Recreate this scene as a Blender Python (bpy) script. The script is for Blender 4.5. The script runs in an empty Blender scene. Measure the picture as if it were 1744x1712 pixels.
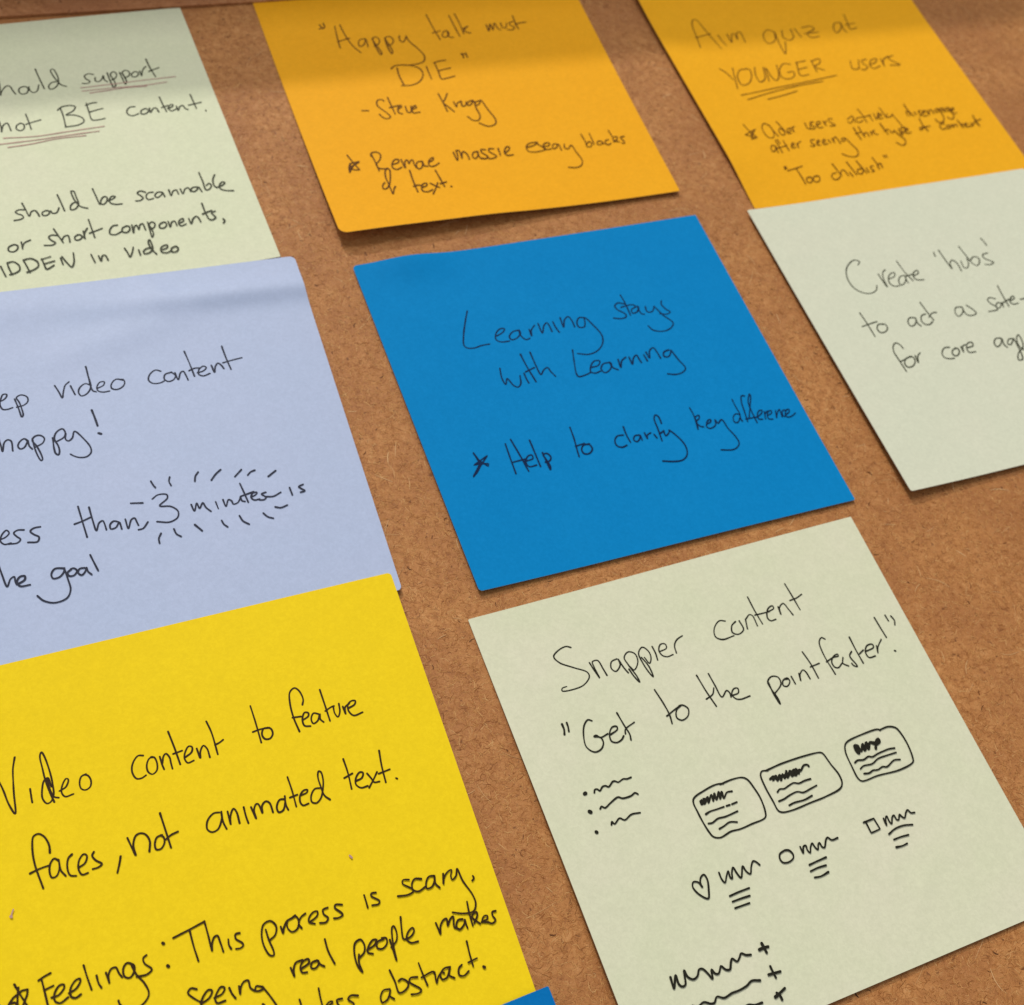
import bpy, math, random
import numpy as np
from mathutils import Matrix, Vector

# ------------------------------------------------------------------ camera, world, lamps
scene = bpy.context.scene
MM = 0.001
cam_d = bpy.data.cameras.new("camera")
cam = bpy.data.objects.new("camera", cam_d)
scene.collection.objects.link(cam)
scene.camera = cam
CAM_F, CAM_PIT, CAM_ROLL, CAM_H, CAM_SX, CAM_SY = (1.243492, 0.592988, 0.338773, 187.8159, -0.058544, 0.020633)
r_ = Vector((1, 0, 0)); u_ = Vector((0, math.cos(CAM_PIT), math.sin(CAM_PIT)))
f_ = Vector((0, math.sin(CAM_PIT), -math.cos(CAM_PIT)))
cR, sR = math.cos(CAM_ROLL), math.sin(CAM_ROLL)
right = cR * r_ + sR * u_; up = -sR * r_ + cR * u_
M = Matrix((right, up, -f_)).transposed().to_4x4()
M.translation = Vector((0, 0, CAM_H * MM))
cam.matrix_world = M
cam_d.sensor_width = 36.0
cam_d.lens = CAM_F * 36.0
cam_d.shift_x = CAM_SX
cam_d.shift_y = CAM_SY
cam_d.clip_start = 0.01
cam_d.clip_end = 50.0
cam_d.dof.use_dof = True
cam_d.dof.focus_distance = 0.196
cam_d.dof.aperture_fstop = 34.0

world = bpy.data.worlds.new("World")
scene.world = world
world.use_nodes = True
bg = world.node_tree.nodes["Background"]
bg.inputs[0].default_value = (0.93, 0.96, 1.0, 1)
bg.inputs[1].default_value = 0.43

def area_lamp(name, loc, target, sx, sy, power, col):
    d = bpy.data.lights.new(name, 'AREA'); d.shape = 'RECTANGLE'; d.size = sx; d.size_y = sy
    d.energy = power; d.color = col
    o = bpy.data.objects.new(name, d); scene.collection.objects.link(o)
    o.location = loc
    o.rotation_euler = (Vector(target) - Vector(loc)).to_track_quat('-Z', 'Y').to_euler()
    return o
# the broad daylight of the window ahead, and the brighter patch of sky seen through it
area_lamp("window_light", (-0.80, 1.20, 1.95), (0.0, 0.18, 0.0), 1.3, 0.8, 24.0, (1.0, 0.97, 0.93))
sun_d = bpy.data.lights.new("bright_sky", 'SUN'); sun_d.energy = 1.62; sun_d.angle = math.radians(3.8)
sun_d.color = (1.0, 0.96, 0.90)
sun = bpy.data.objects.new("bright_sky", sun_d); scene.collection.objects.link(sun)
SUN_EL, SUN_AZ = math.radians(36), math.radians(SUN_AZ_DEG := -41)   # azimuth from +y towards +x
sdir = Vector((math.sin(SUN_AZ) * math.cos(SUN_EL), math.cos(SUN_AZ) * math.cos(SUN_EL), math.sin(SUN_EL)))
sun.location = sdir * 2
sun.rotation_euler = sdir.to_track_quat('Z', 'Y').to_euler()

scene.view_settings.view_transform = 'Standard'
scene.view_settings.look = 'None'
scene.view_settings.exposure = 0.0
scene.view_settings.gamma = 1.0

# ------------------------------------------------------------------ how each sheet lies (mm; u to the right, v down the note)
def _g(x, s): return np.exp(-(x / s) ** 2)
def _sm(x): 
    x = np.clip(x, 0, 1); return x * x * (3 - 2 * x)
def lift(k, u, v):
    u = np.asarray(u, float); v = np.asarray(v, float)
    curl = np.clip((v - 0.22) / 0.78, 0, None) ** 2
    uc = np.clip(u, 0, 1)
    rip = 0.055 * np.sin(7.0 * u + 3.1 * v + ord(k)) + 0.045 * np.sin(4.3 * v - 5.2 * u + 2 * ord(k))
    if k == 'A': z = 0.22 + 0.25 * curl * (0.4 + 0.6 * uc)
    elif k == 'B': z = 0.22 + curl * (2.6 - 1.9 * _sm(uc * 1.15)) + 0.18 * _g(v - 1.0, 0.05) * _g(u - 0.42, 0.1)
    elif k == 'C': z = 0.22 + 1.2 * np.clip(1 - u / 0.28, 0, None) ** 2 * _sm((1.02 - v) * 4) + 0.5 * _g(v - 0.0, 0.12)
    elif k == 'D': z = 0.55 + 0.5 * curl + 0.6 * np.clip(1 - u / 0.3, 0, None) ** 2
    elif k == 'E': z = 0.22 + 0.45 * curl + 0.35 * np.clip(1 - u / 0.3, 0, None) ** 2 + 0.95 * _g(v, 0.07) * _g(u - 0.15, 0.09)
    elif k == 'F': z = 0.62 + 0.35 * curl + 0.75 * _g(v - 0.075 - 0.03 * u, 0.035) * _sm((u - 0.35) / 0.5) + 0.25 * _g(v - 0.06, 0.05) + 0.28 * _g(v - 0.19 + 0.25 * (u - 0.5), 0.05) * _g(u - 0.55, 0.18) + 0.15 * _g(u - 0.62 - 0.5 * v, 0.03) * _g(v - 0.08, 0.09)
    elif k == 'G': z = 1.05 + 0.25 * curl
    elif k == 'H': z = 0.24 + 0.35 * curl + 1.15 * np.clip(1 - u / 0.22, 0, None) ** 2 * _sm(v * 1.2 + 0.15) + 0.10 * _g((u - 0.72) + (v - 0.86) * 0.8, 0.02) * _g(v - 0.86, 0.05)
    else: z = 1.75 + 0.3 * curl
    return z + rip

# note corners on the board in mm (top left, top right, bottom right, bottom left)
QUADS = {
    'A': [[-177.097, 172.541], [-118.524, 220.577], [-70.275, 162.442], [-128.847, 114.147]],
    'B': [[-108.504, 233.661], [-46.929, 279.666], [-1.91, 217.588], [-61.65, 171.2]],
    'C': [[-29.684, 279.813], [31.804, 326.58], [76.956, 265.898], [14.926, 220.854]],
    'D': [[13.286, 218.731], [73.453, 265.846], [119.117, 204.88], [58.92, 158.373]],
    'E': [[-57.05, 166.118], [2.991, 212.738], [48.974, 152.787], [-10.925, 106.708]],
    'F': [[-129.073, 119.031], [-67.937, 163.458], [-23.021, 102.143], [-84.486, 57.806]],
    'G': [[-85.848, 58.008], [-25.953, 104.407], [20.042, 44.295], [-39.563, -1.755]],
    'H': [[-11.038, 101.289], [48.87, 148.858], [95.175, 88.622], [35.777, 41.344]],
    'I': [[-39.875, 0.674], [18.746, 49.043], [67.115, -9.578], [8.494, -57.947]],
}
SHEET_EDGE = [[-151.78, 196.24], [-142.53, 203.06], [-131.52, 211.08], [-124.17, 216.5], [-115.09, 223.09], [-105.3, 230.38], [-92.14, 240.71], [-70.3, 259.19]]
STROKES = """
A word ink 1:4675 1844 4652 2373 4604 2831/4602 2801 4699 2616 4824 2499 4891 2535 4924 2687 4970 2854/5237 2599 5132 2627 5070 2756 5120 2882 5240 2870 5313 2743 5282 2619 5217 2607/5346 2631 5350 2785 5417 2880 5514 2839 5608 2609/5640 1971 5671 2383 5713 2776/6096 2556 5953 2572 5841 2699 5847 2819 5941 2818 6068 2694 6137 2468 6126 2226 6079 2049 6017 2074 6028 2299 6093 2532 6154 2697 6274 2791
A word ink 1:7049 2437 6924 2391 6811 2468 6834 2593 6904 2695 6854 2764 6701 2749/7069 2574 7048 2702 7115 2750 7217 2672 7285 2539/7294 2552 7287 2702 7345 2790/7416 2440 7422 2756 7456 3032 7518 2983 7522 2743 7482 2524 7576 2418 7643 2503 7590 2664 7472 2740/7739 2476 7753 2752 7781 2968 7830 2874 7818 2642 7803 2487 7913 2414 7988 2500 7956 2635 7842 2707/8123 2510 8022 2603 8037 2709 8135 2708 8208 2616 8180 2520 8123 2510/8263 2503 8277 2707 8317 2573 8380 2442 8465 2351/8543 2042 8565 2399 8626 2802/8506 2561 8637 2509 8800 2449
A underline red 1:6620 2913 7582 2904 8368 2887 9144 2881
A underline red 1:6630 3045 7545 3065 8319 3091 8860 3061
A underline red 1:6815 3156 7338 3130 7729 3109 8308 3137
A word ink 1:4386 3820 4390 3990 4375 4211/4373 4183 4468 3960 4560 3911 4588 4029 4601 4212/4881 3974 4778 4039 4742 4172 4827 4257 4932 4182 4942 4032 4874 3973/5067 3669 5084 3958 5092 4254/5005 4044 5186 3995 5389 3949
A word ink 1:5952 3581 5961 3900 5942 4308/5868 3663 5994 3560 6221 3545 6327 3611 6252 3754 6038 3886 6235 3924 6416 4074 6422 4218 6264 4314 5929 4334/6630 3534 6625 3853 6638 4191 6715 4217 6847 4213 6968 4195/6594 3615 6747 3555 6881 3551/6644 3886 6797 3845 6995 3806
A word ink 1:7811 3884 7684 3885 7580 4001 7573 4145 7681 4224 7848 4167/8062 4000 7938 4066 7918 4197 8033 4200 8123 4099 8069 4001/8169 4008 8158 4182 8266 4037 8334 4031 8371 4197/8525 3619 8544 3939 8572 4222/8479 4045 8657 3988/8629 4102 8756 4065 8800 3984 8732 3972 8651 4106 8702 4216 8859 4155/8876 4057 8883 4230 8958 4089 9045 4057 9080 4183 9137 4240/9346 3659 9355 3932 9368 4234/9199 4073 9385 4046 9552 4015/9584 4351 9593 4376
A underline red 1:4377 4451 5170 4539 5906 4517 6880 4489
A underline red 1:4178 4660 5144 4673 5878 4652 6714 4646
A underline red 1:4417 4809 4939 4799 5679 4725 6357 4746
A word ink 1:4375 7077 4258 7051 4162 7108 4200 7179 4290 7250 4308 7337 4230 7382 4084 7390/4368 6841 4408 7084 4450 7317 4529 7173 4613 7155 4655 7243 4675 7367/4860 7209 4775 7253 4761 7354 4847 7378 4932 7303 4913 7226 4852 7213/4969 7244 4996 7333 5090 7338 5181 7185/5233 6722 5263 7008 5288 7313/5656 7077 5548 7086 5455 7192 5447 7311 5556 7298 5659 7146 5657 6908 5634 6679 5582 6669 5577 6864 5619 7085 5685 7242 5841 7344
A word ink 1:6098 6692 6125 6981 6158 7269 6223 7108 6315 7021 6371 7059 6343 7186 6237 7286 6158 7237/6356 7189 6505 7141 6574 7076 6508 7046 6413 7148 6419 7282 6530 7348 6680 7359
A word ink 1:7326 7073 7213 7006 7124 7068 7190 7179 7224 7267 7134 7338 7025 7332/7509 7111 7390 7113 7306 7230 7335 7344 7466 7334/7732 7158 7625 7136 7526 7239 7561 7322 7682 7256 7738 7176 7754 7325/7910 7115 7918 7322 8008 7173 8088 7152 8109 7309/8197 7137 8220 7316 8320 7157 8401 7136 8432 7279/8634 7158 8524 7146 8446 7228 8501 7305 8609 7240 8659 7163 8702 7348/8804 6651 8815 6976 8823 7308 8902 7297 8991 7179 8957 7089 8864 7152/9176 6801 9083 6977 9060 7204 9107 7286/9140 7266 9266 7226 9353 7145 9298 7105 9193 7211 9185 7341 9289 7424 9486 7478
A word ink 1:3889 8195 3795 8248 3773 8368 3863 8424 3969 8364 3998 8245 3924 8188 3877 8207/4102 8143 4092 8377/4093 8317 4173 8184 4314 8125
A word ink 1:4943 8105 4820 8067 4747 8122 4785 8237 4861 8340 4787 8399 4594 8371/4914 7873 4978 8138 5039 8380/5014 8299 5111 8168 5192 8160 5202 8264 5193 8390/5421 8186 5339 8244 5335 8345 5418 8364 5505 8281 5471 8197 5412 8194/5572 8101 5560 8355/5540 8314 5597 8148 5681 8022/5775 7732 5782 8060 5789 8365/5699 8196 5850 8152 6025 8098
A word ink 1:6402 8067 6295 8069 6187 8201 6172 8326 6279 8376 6440 8308/6609 8138 6499 8192 6471 8315 6567 8362 6658 8279 6660 8165 6602 8136/6738 8140 6719 8406 6782 8212 6847 8164 6867 8325 6937 8168 6997 8145 7023 8369/7129 8121 7121 8381 7121 8651 7175 8549 7168 8339 7146 8204 7236 8134 7290 8209 7243 8329 7142 8385/7500 8203 7399 8259 7377 8375 7462 8404 7556 8320 7545 8213 7493 8201/7621 8203 7628 8399 7702 8247 7775 8221 7797 8384/7888 8315 7992 8269 7996 8180 7910 8214 7856 8323 7897 8422 8029 8383/8138 8206 8155 8400 8244 8240 8336 8175 8379 8238 8399 8391/8591 7759 8591 8044 8610 8300/8511 8134 8635 8092 8765 8056/8840 8100 8737 8131 8768 8229 8799 8321 8688 8387 8624 8346/8964 8412 8990 8482 8933 8554
A word ink 1:3503 8835 3556 9179/3666 8765 3674 8938 3709 9157/3668 8755 3803 8747 3909 8895 3898 9040 3801 9115 3655 9144/4037 8753 4070 8933 4107 9173/4039 8743 4209 8733 4335 8871 4329 9018 4222 9102 4043 9158/4451 8799 4466 8976 4498 9156 4679 9070/4430 8819 4660 8772/4466 8976 4719 8935/4876 8872 4886 9088/4912 8830 4981 9045 5064 9218 5149 9059 5193 8769
A word ink 1:5580 8907 5616 9186/5742 8994 5766 9170 5829 9013 5891 9002 5929 9177
A word ink 1:6388 8877 6425 9022 6450 9190 6527 9071 6597 8893/6702 9009 6704 9182/7035 9007 6900 9002 6802 9082 6809 9160 6916 9159 7030 9058 7049 8831 7032 8724 6990 8776 7002 9026 7087 9239/7248 9123 7377 9085 7406 8999 7316 8994 7224 9076 7228 9205 7344 9247 7445 9203/7585 9081 7483 9125 7461 9243 7557 9265 7635 9170 7602 9085
F word ink 1:2502 3227 2628 3210 2720 3135 2740 3055 2670 3041 2602 3163 2567 3324 2612 3458 2702 3476 2817 3449/2889 3219 2934 3481 2976 3748 3007 3705 3000 3515 2970 3320 2931 3185 3026 3128 3148 3199 3154 3335 3065 3423 2906 3454
F word ink 1:3773 3001 3835 3194 3887 3384 3933 3213 4001 3033 4093 2952/4107 3075 4169 3346/4547 3140 4428 3073 4303 3157 4250 3297 4297 3406 4414 3373 4531 3202 4527 2853 4514 2582/4520 2584 4527 2897 4537 3203 4568 3318 4627 3351/4657 3262 4814 3193 4845 3098 4749 3093 4662 3228 4677 3339 4782 3391 4915 3387/5265 3129 5110 3076 4994 3185 4973 3312 5061 3373 5198 3335 5282 3220 5262 3106 5188 3100
F word ink 1:6127 3033 6020 2976 5876 3072 5813 3238 5886 3349 6048 3373 6148 3335/6358 3109 6206 3147 6164 3285 6249 3369 6374 3327 6427 3226 6363 3115/6433 3138 6469 3359 6557 3162 6623 3130 6658 3249 6684 3411/6760 2546 6807 2919 6846 3327/6756 3143 6892 3093 7002 3106/6932 3236 7073 3210 7159 3123 7102 3067 6982 3156 6954 3294 7044 3357 7206 3313/7287 3080 7318 3299 7375 3120 7450 3044 7512 3124 7549 3231/7638 2553 7664 2926 7706 3284/7561 3056 7784 3017 8027 2986
F exclamation_mark ink 1.3:4452 3852 4482 4070 4507 4316/4496 4522 4542 4553
F word ink 1:2425 4244 2448 4431 2464 4605 2531 4367 2606 4312 2669 4356 2672 4630/3010 4427 2944 4352 2844 4413 2791 4533 2834 4613 2913 4590 2990 4464 3009 4417 3022 4572 3071 4664/3108 4387 3121 4634 3173 4928 3214 5017 3241 4983 3230 4840 3171 4604 3102 4426 3177 4329 3284 4331 3356 4429 3301 4550 3153 4620/3530 4455 3516 4718 3531 4884 3578 4935 3614 4861 3612 4698 3557 4481 3628 4311 3762 4245 3807 4369 3759 4483 3575 4577/3811 4390 3788 4551 3842 4603 3930 4539 4002 4368 4174 4633 4269 4879 4255 5020 4148 5109 4009 5099 3909 5047 3827 4968
F word ink 1:2030 6857 2232 6830 2335 6732 2290 6651 2188 6745 2144 6898 2212 6992 2339 6990/2628 6720 2503 6700 2423 6752 2466 6847 2534 6942 2463 7014 2294 7002/2960 6717 2830 6720 2749 6781 2809 6880 2900 6967 2856 7074 2670 7049
F word ink 1:3775 6373 3807 6790 3840 7189/3639 6808 3810 6767 3978 6710/3992 6447 4014 6790 4050 7072 4131 6890 4213 6851 4237 6939 4250 7095/4531 6959 4432 6912 4343 6987 4344 7098 4449 7084 4537 6970 4560 7149/4671 6919 4695 7166 4792 6957 4862 6930 4890 7033 4911 7135/4892 7246 4990 7235 5115 7095
F digit ink 1:5309 6527 5442 6443 5625 6475 5622 6574 5428 6737 5651 6803 5779 6956 5741 7118 5558 7198 5302 7129
F word ink 1:6083 6852 6119 7033 6205 6840 6238 6991 6332 6859 6373 6992 6459 7120/6605 6895 6626 7084/6770 6872 6799 7063 6886 6898 6944 6946 6966 7036 7061 7022 7158 6893/7150 6892 7168 6996 7223 7023/7216 6526 7254 6788 7289 7058/7163 6869 7282 6845 7462 6809/7375 6941 7496 6892 7529 6839 7439 6839 7375 6941 7426 7028 7548 7030/7717 6880 7616 6908 7695 7012 7642 7066 7542 7054/7698 6997 7857 7022 8039 6950
F tick ink 1:4848 6536 5096 6583
F tick ink 1:5362 6055 5385 6146 5426 6245
F tick ink 1:5774 6031 5738 6139 5760 6260
F tick ink 1:6396 6030 6317 6125 6279 6259
F tick ink 1:6884 6070 6753 6170 6632 6307
F tick ink 1:7327 6166 7149 6323
F tick ink 1:7611 6242 7510 6272 7432 6343
F tick ink 1:8061 6349 7867 6473
F tick ink 1:5330 7445 5262 7563 5255 7685
F tick ink 1:5610 7395 5639 7532 5720 7618
F tick ink 1:6058 7387 6178 7575
F tick ink 1:6632 7406 6658 7510 6723 7598
F tick ink 1:7028 7368 7075 7522 7184 7630
F tick ink 1:7543 7414 7619 7530 7726 7594
F tick ink 1:7833 7309 7945 7354 8102 7318
F word ink 1:8257 6870 8272 7072/8572 6846 8461 6889 8515 6962 8571 7025 8466 7043
F word ink 1:2030 7401 2076 7729 2139 8024 2224 7856 2300 7820 2306 7943 2325 8015/2336 8018 2488 7942 2500 7854 2411 7847 2337 7951 2382 8074 2577 8086
F word ink 1:3286 7849 3101 7818 3012 7933 3033 8043 3161 8038 3269 7918 3274 7837 3313 8120 3327 8396 3229 8574 2987 8626 2786 8531 2677 8384/3410 7906 3326 7978 3358 8063 3449 8063 3519 7965 3463 7892 3404 7896/3678 7935 3578 7933 3530 8013 3591 8097 3675 8026 3715 7934 3728 8039 3788 8127/3833 7647 3877 7844 3928 8060
B quotation_mark ink 1:1660 1720 1716 1888/1791 1669 1775 1862 1614 1896
B word ink 1:2088 1832 2029 2344 1998 2778/2254 1785 2278 2179 2374 2707 2532 3049/1995 2501 2372 2397/2825 2470 2676 2485 2577 2635 2580 2784 2721 2717 2833 2504 2813 2826/3026 2494 3038 2919 3085 3216 3132 3157 3073 2793 3039 2496 3156 2425 3222 2583 3125 2767 3001 2817/3399 2507 3376 2896 3417 3213 3467 3102 3446 2807 3424 2497 3568 2462 3630 2633 3537 2798 3394 2833/3858 2464 3819 2676 3886 2749 4035 2551 4054 2487 4075 2720 4252 3102 4339 3439 4242 3655 4063 3729 3835 3745
B word ink 1:4936 1623 4971 2231 5030 2783/4883 2460 5140 2397/5335 2393 5222 2460 5144 2637 5219 2692 5371 2544 5349 2422 5352 2708 5454 2720/5617 1754 5637 2241 5664 2698/5810 1687 5833 2061 5826 2597/5889 2370 6055 2288 5886 2437 5971 2580 6051 2590
B word ink 1:6637 2286 6630 2568 6767 2267 6772 2537 6919 2236 6949 2489 7010 2564/7112 2257 7111 2474 7203 2484 7296 2277/7525 2234 7379 2286 7396 2404 7483 2501 7377 2605 7222 2567/7591 1967 7579 2288 7581 2594/7537 2385 7712 2322 7920 2304
B quotation_mark ink 1:5498 3451 5481 3646/5610 3445 5602 3641/5452 3479 5585 3495
B word ink 1:3210 3844 3327 3743 3489 3719 3824 3782 4040 3952 4058 4212 3880 4476 3621 4601 3296 4589/3388 3835 3352 4182 3377 4568/4261 3884 4249 4172 4249 4429/4547 3758 4549 4114 4550 4468 4689 4454 4969 4393/4525 3755 4700 3699 4908 3686/4549 4114 4719 4071 4947 4035
B dash ink 1:1885 5450 2066 5483
B word ink 1:2610 5153 2565 5084 2441 5098 2373 5306 2452 5473 2564 5675 2602 5835 2462 5876 2366 5769 2330 5671/2757 5018 2763 5362 2772 5724/2695 5446 2970 5392/2904 5538 3034 5464 3035 5389 2930 5480 2893 5692 2977 5754/3147 5449 3152 5717 3232 5710 3313 5472/3280 5611 3441 5552 3439 5458 3319 5567 3294 5750 3498 5748
B word ink 1:4251 5066 4273 5416 4288 5825/4507 5100 4365 5334 4276 5448 4376 5650 4484 5864/4592 5458 4610 5681 4680 5533 4816 5456/4815 5488 4790 5673 4898 5644 4956 5506/5148 5468 5006 5532 4963 5665 5073 5629 5179 5472 5168 5817 5176 6131 5073 6304 4920 6296 4802 6113/5408 5502 5222 5560 5195 5695 5318 5635 5408 5502 5493 5922 5578 6339 5517 6518 5289 6593 5055 6426
B star ink 1:989 7146 1068 7456 1163 7768 1036 7746 899 7648 1231 7466/1229 7447 972 7477 899 7648 878 7810/985 7479 878 7810 1028 7597
B word ink 1:1617 7290 1648 7183 1800 7151 1885 7259 1810 7471 1664 7614/1645 7238 1668 7558 1672 7892/1659 7631 1691 7785 1902 7857/2104 7705 2275 7658 2319 7553 2238 7522 2102 7667 2074 7848 2169 7919 2320 7851/2389 7557 2406 7895 2470 7652 2545 7589 2558 7673 2557 7748 2647 7624 2696 7613 2691 7798 2706 7920/2944 7707 2806 7723 2731 7879 2761 7995 2871 7938 2951 7727 2951 7895 3034 7926/3104 7787 3265 7699 3294 7610 3200 7652 3104 7787 3110 7937 3242 7939 3391 7849
B word ink 1:1966 7905 1913 7822 1832 7919 1771 8167 1773 8460 1769 8642 1778 8825 1855 8657 1923 8559/1966 7905 1894 8188 1785 8462 1653 8604 1580 8591 1614 8433 1684 8372
B word ink 1:2494 8009 2467 8392 2461 8867/2410 8639 2531 8604 2650 8641/2628 8711 2774 8661 2802 8574 2709 8577 2615 8709 2608 8854 2724 8901 2886 8843/2902 8589 2999 8696 3102 8785/3108 8603 2991 8804 2854 9002/3198 8118 3229 8474 3252 8771/3173 8649 3359 8604/3431 8791 3446 8800
B word ink 1:3923 7495 3939 7817 4016 7583 4024 7434 4102 7445 4092 7763 4157 7566 4220 7499 4289 7622 4288 7829/4626 7555 4496 7575 4415 7734 4466 7827 4571 7718 4626 7555 4612 7799 4705 7849/4874 7514 4742 7496 4732 7608 4855 7813 4754 7867 4626 7838/5119 7509 4992 7492 4955 7600 5105 7810 4968 7885 4859 7881/5255 7512 5232 7793/5382 7715 5528 7633 5601 7506 5531 7481 5432 7589 5381 7734 5433 7824 5607 7821
B word ink 0.8:6098 7589 6313 7542 6495 7433 6238 7436 6091 7569 6100 7741 6249 7800 6451 7790 6640 7740 6626 7700 6469 7506/6599 7619 6775 7606 6836 7519 6733 7485 6612 7583 6613 7736 6810 7745/7068 7590 6966 7556 6871 7658 6878 7754 6980 7712 7082 7592 7090 7842/7260 7617 7219 7765 7302 7815 7452 7684 7500 7979 7555 8330 7452 8523 7271 8583 7045 8537
B word ink 0.8:7908 7287 7928 7620 7913 7811 8023 7828 8093 7723 8045 7619 7941 7700/8171 7288 8163 7540 8155 7752/8384 7653 8300 7659 8252 7767 8328 7799 8425 7737 8415 7650 8452 7780/8655 7638 8558 7661 8508 7789 8577 7839 8681 7798/8794 7268 8817 7527 8786 7757/8866 7555 8963 7571 8885 7695 8787 7718 8956 7777/9180 7587 9054 7605 9106 7810 9071 7863 9005 7840
C word ink 1:1251 2939 1347 2328 1430 1824 1552 1599 1665 1584 1757 1989 1849 2507 1954 3046/1292 2456 1890 2291/2114 2383 2143 2678 2192 2901/2444 2379 2440 2782 2611 2398 2702 2372 2703 2666 2818 2350 2934 2327 2913 2824
C word ink 1:4131 2471 3949 2338 3724 2497 3620 2817 3699 2996 3977 2860 4131 2471 4049 3052 4032 3547 4231 3148 4293 2971/4423 2430 4334 2791 4491 2920 4687 2795 4768 2395/4916 2374 4974 2827/5196 2367 5574 2332 5617 2472 5269 2674 5288 2862 5621 2861/5164 2662 5699 2645
C word ink 1:6734 2265 6500 2279 6330 2563 6347 2752 6634 2519 6734 2265 6688 2638 6730 2755/7057 1883 6996 2255 6949 2628 7202 2579/6869 2393 7249 2342
C word ink 1:1470 3987 1621 4209 1710 4532/1928 3989 1806 4436 1679 4947/2412 4075 2132 4115 1906 4445 1904 4794 2158 4750 2408 4428 2471 4117 2368 4055/2690 4038 2557 4445 2583 4729 2792 4616 2987 4077/3031 4118 2894 4735/3066 4158 3069 4583 3156 4735 3323 4546 3483 4034/3977 4060 3765 3998 3473 4282 3416 4629 3584 4721 3847 4614 3917 4410 3701 4418/4228 3983 4089 4609 4384 4610/4186 4014 4567 3952/4142 4331 4470 4264/4772 3977 4729 4510/4762 3997 5100 3921 5031 4116 4768 4264 5018 4474
C underline ink 1:1669 5256 2727 5096 3839 4965 5328 4761
C underline ink 1:1802 5474 2651 5260 3792 5064 4719 4971
C underline ink 1:2483 5534 3095 5423 3616 5299
C word ink 1:6151 4136 6063 4525 6246 4547 6474 4137/6767 4134 6572 4185 6554 4329 6641 4484 6428 4626 6344 4573/6800 4394 7040 4312 7150 4156 6935 4190 6756 4425 6806 4598 7109 4503/7299 4174 7261 4535/7267 4449 7406 4208 7629 4087/7820 4072 7603 4158 7663 4312 7857 4534 7499 4513
C word ink 0.86:4718 6769 4957 6644 4918 6795 4728 6939 4685 6866/4966 6700 4918 6931/5247 6737 5090 6750 4984 6906 5068 6951 5236 6885/5287 6366 5332 6646 5319 6985/5283 6742 5610 6683/5559 6676 5553 6948/5744 6632 5712 6902 5930 6588/5845 6803 6000 6714 5973 6663 5829 6781 5833 6897 5973 6868/6082 6401 6100 6885/6202 6693 6158 6859 6277 6841 6389 6752/6370 6736 6422 7100 6472 7516
C star ink 0.86:1135 6567 1202 6838 1345 7162/1446 6807 990 7021 1326 7177 1136 7228 1247 6907/1434 6806 1237 7038 1124 7227
C word ink 0.86:1964 6656 1859 6578 1719 6715 1674 6976 1725 7195 1864 7225 1975 7072 2008 6810 1964 6656/1989 6658 2012 6910 2076 7182/2300 6543 2354 6783 2386 6987 2300 7142 2215 7132 2192 6964 2300 6844 2362 6984/2453 7062 2602 6965 2627 6885 2527 6905 2437 7043 2467 7113 2567 7093/2697 6844 2685 7059/2664 7023 2699 6895 2797 6825
C word ink 0.86:3215 6733 3194 6964 3264 7007 3385 6756/3518 6724 3413 6727 3391 6824 3457 6984 3373 7022 3267 7001/3571 6883 3727 6803 3729 6719 3613 6771 3544 6912 3591 7002 3729 6988/3852 6736 3870 6940/3856 6888 3902 6794 3983 6737/4207 6683 4091 6651 4066 6782 4185 6966 3997 6974
C word ink 0.86:1775 7577 1673 7551 1582 7689 1585 7819 1699 7765 1775 7577 1745 7883/1879 7897 1892 7491 1890 7360 1966 7335 1977 7500/1772 7691 2171 7603/2145 7388 2139 7616 2140 7828/2294 7667 2442 7571 2415 7519 2323 7605 2288 7732 2423 7716/2521 7565 2512 7744/2510 7694 2569 7571 2698 7490
C word ink 0.86:3179 7476 3056 7491 3028 7603 3091 7710 3014 7764 2932 7720/3193 7659 3330 7563 3305 7510 3204 7611 3188 7724 3284 7737/3401 7655 3539 7559 3513 7506 3412 7607 3408 7722 3544 7708/3639 7540 3656 7691/3784 7511 3789 7710 3845 7519 3937 7466 3969 7768/4232 7557 4126 7559 4064 7682 4165 7663 4236 7574 4320 7850 4391 8123 4322 8309 4154 8383 3951 8322 3806 8197
C quotation_mark ink 0.86:1654 8479 1683 8577/1711 8476 1628 8587 1728 8535
C word ink 0.86:1696 8657 1977 8595 2250 8527/2013 8600 2025 8917 2023 9262/2311 9002 2172 9031 2119 9165 2173 9235 2291 9173 2328 9020 2280 8989/2558 8989 2418 9017 2350 9181 2411 9237 2542 9177 2598 9011 2529 8969
C word ink 0.86:3221 8958 3099 8972 3004 9085 3040 9218 3174 9205 3278 9125/3275 8565 3313 8875 3340 9103/3346 9040 3432 8892 3519 8873 3567 9136/3666 8990 3703 9171/3781 8557 3822 8885 3853 9129/4155 8917 4015 8913 3927 9060 4012 9121 4168 8967 4155 8740 4118 8557/4135 8575 4157 8837 4228 9104/4304 8906 4316 9085/4580 8850 4468 8866 4458 8961 4516 9050 4420 9084/4724 8497 4745 8760 4717 9015/4703 8916 4770 8813 4867 8778 4858 8971
C quotation_mark ink 0.86:5139 8459 5153 8559/5233 8456 5234 8555
C word ink 0.86:4736 7159 4737 7444 4742 7694/4663 7433 4876 7379/4922 7134 4918 7402 4929 7587/4928 7537 5009 7431 5079 7424 5086 7592/5220 7410 5209 7559/5390 7366 5282 7418 5358 7529 5420 7565
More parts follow.
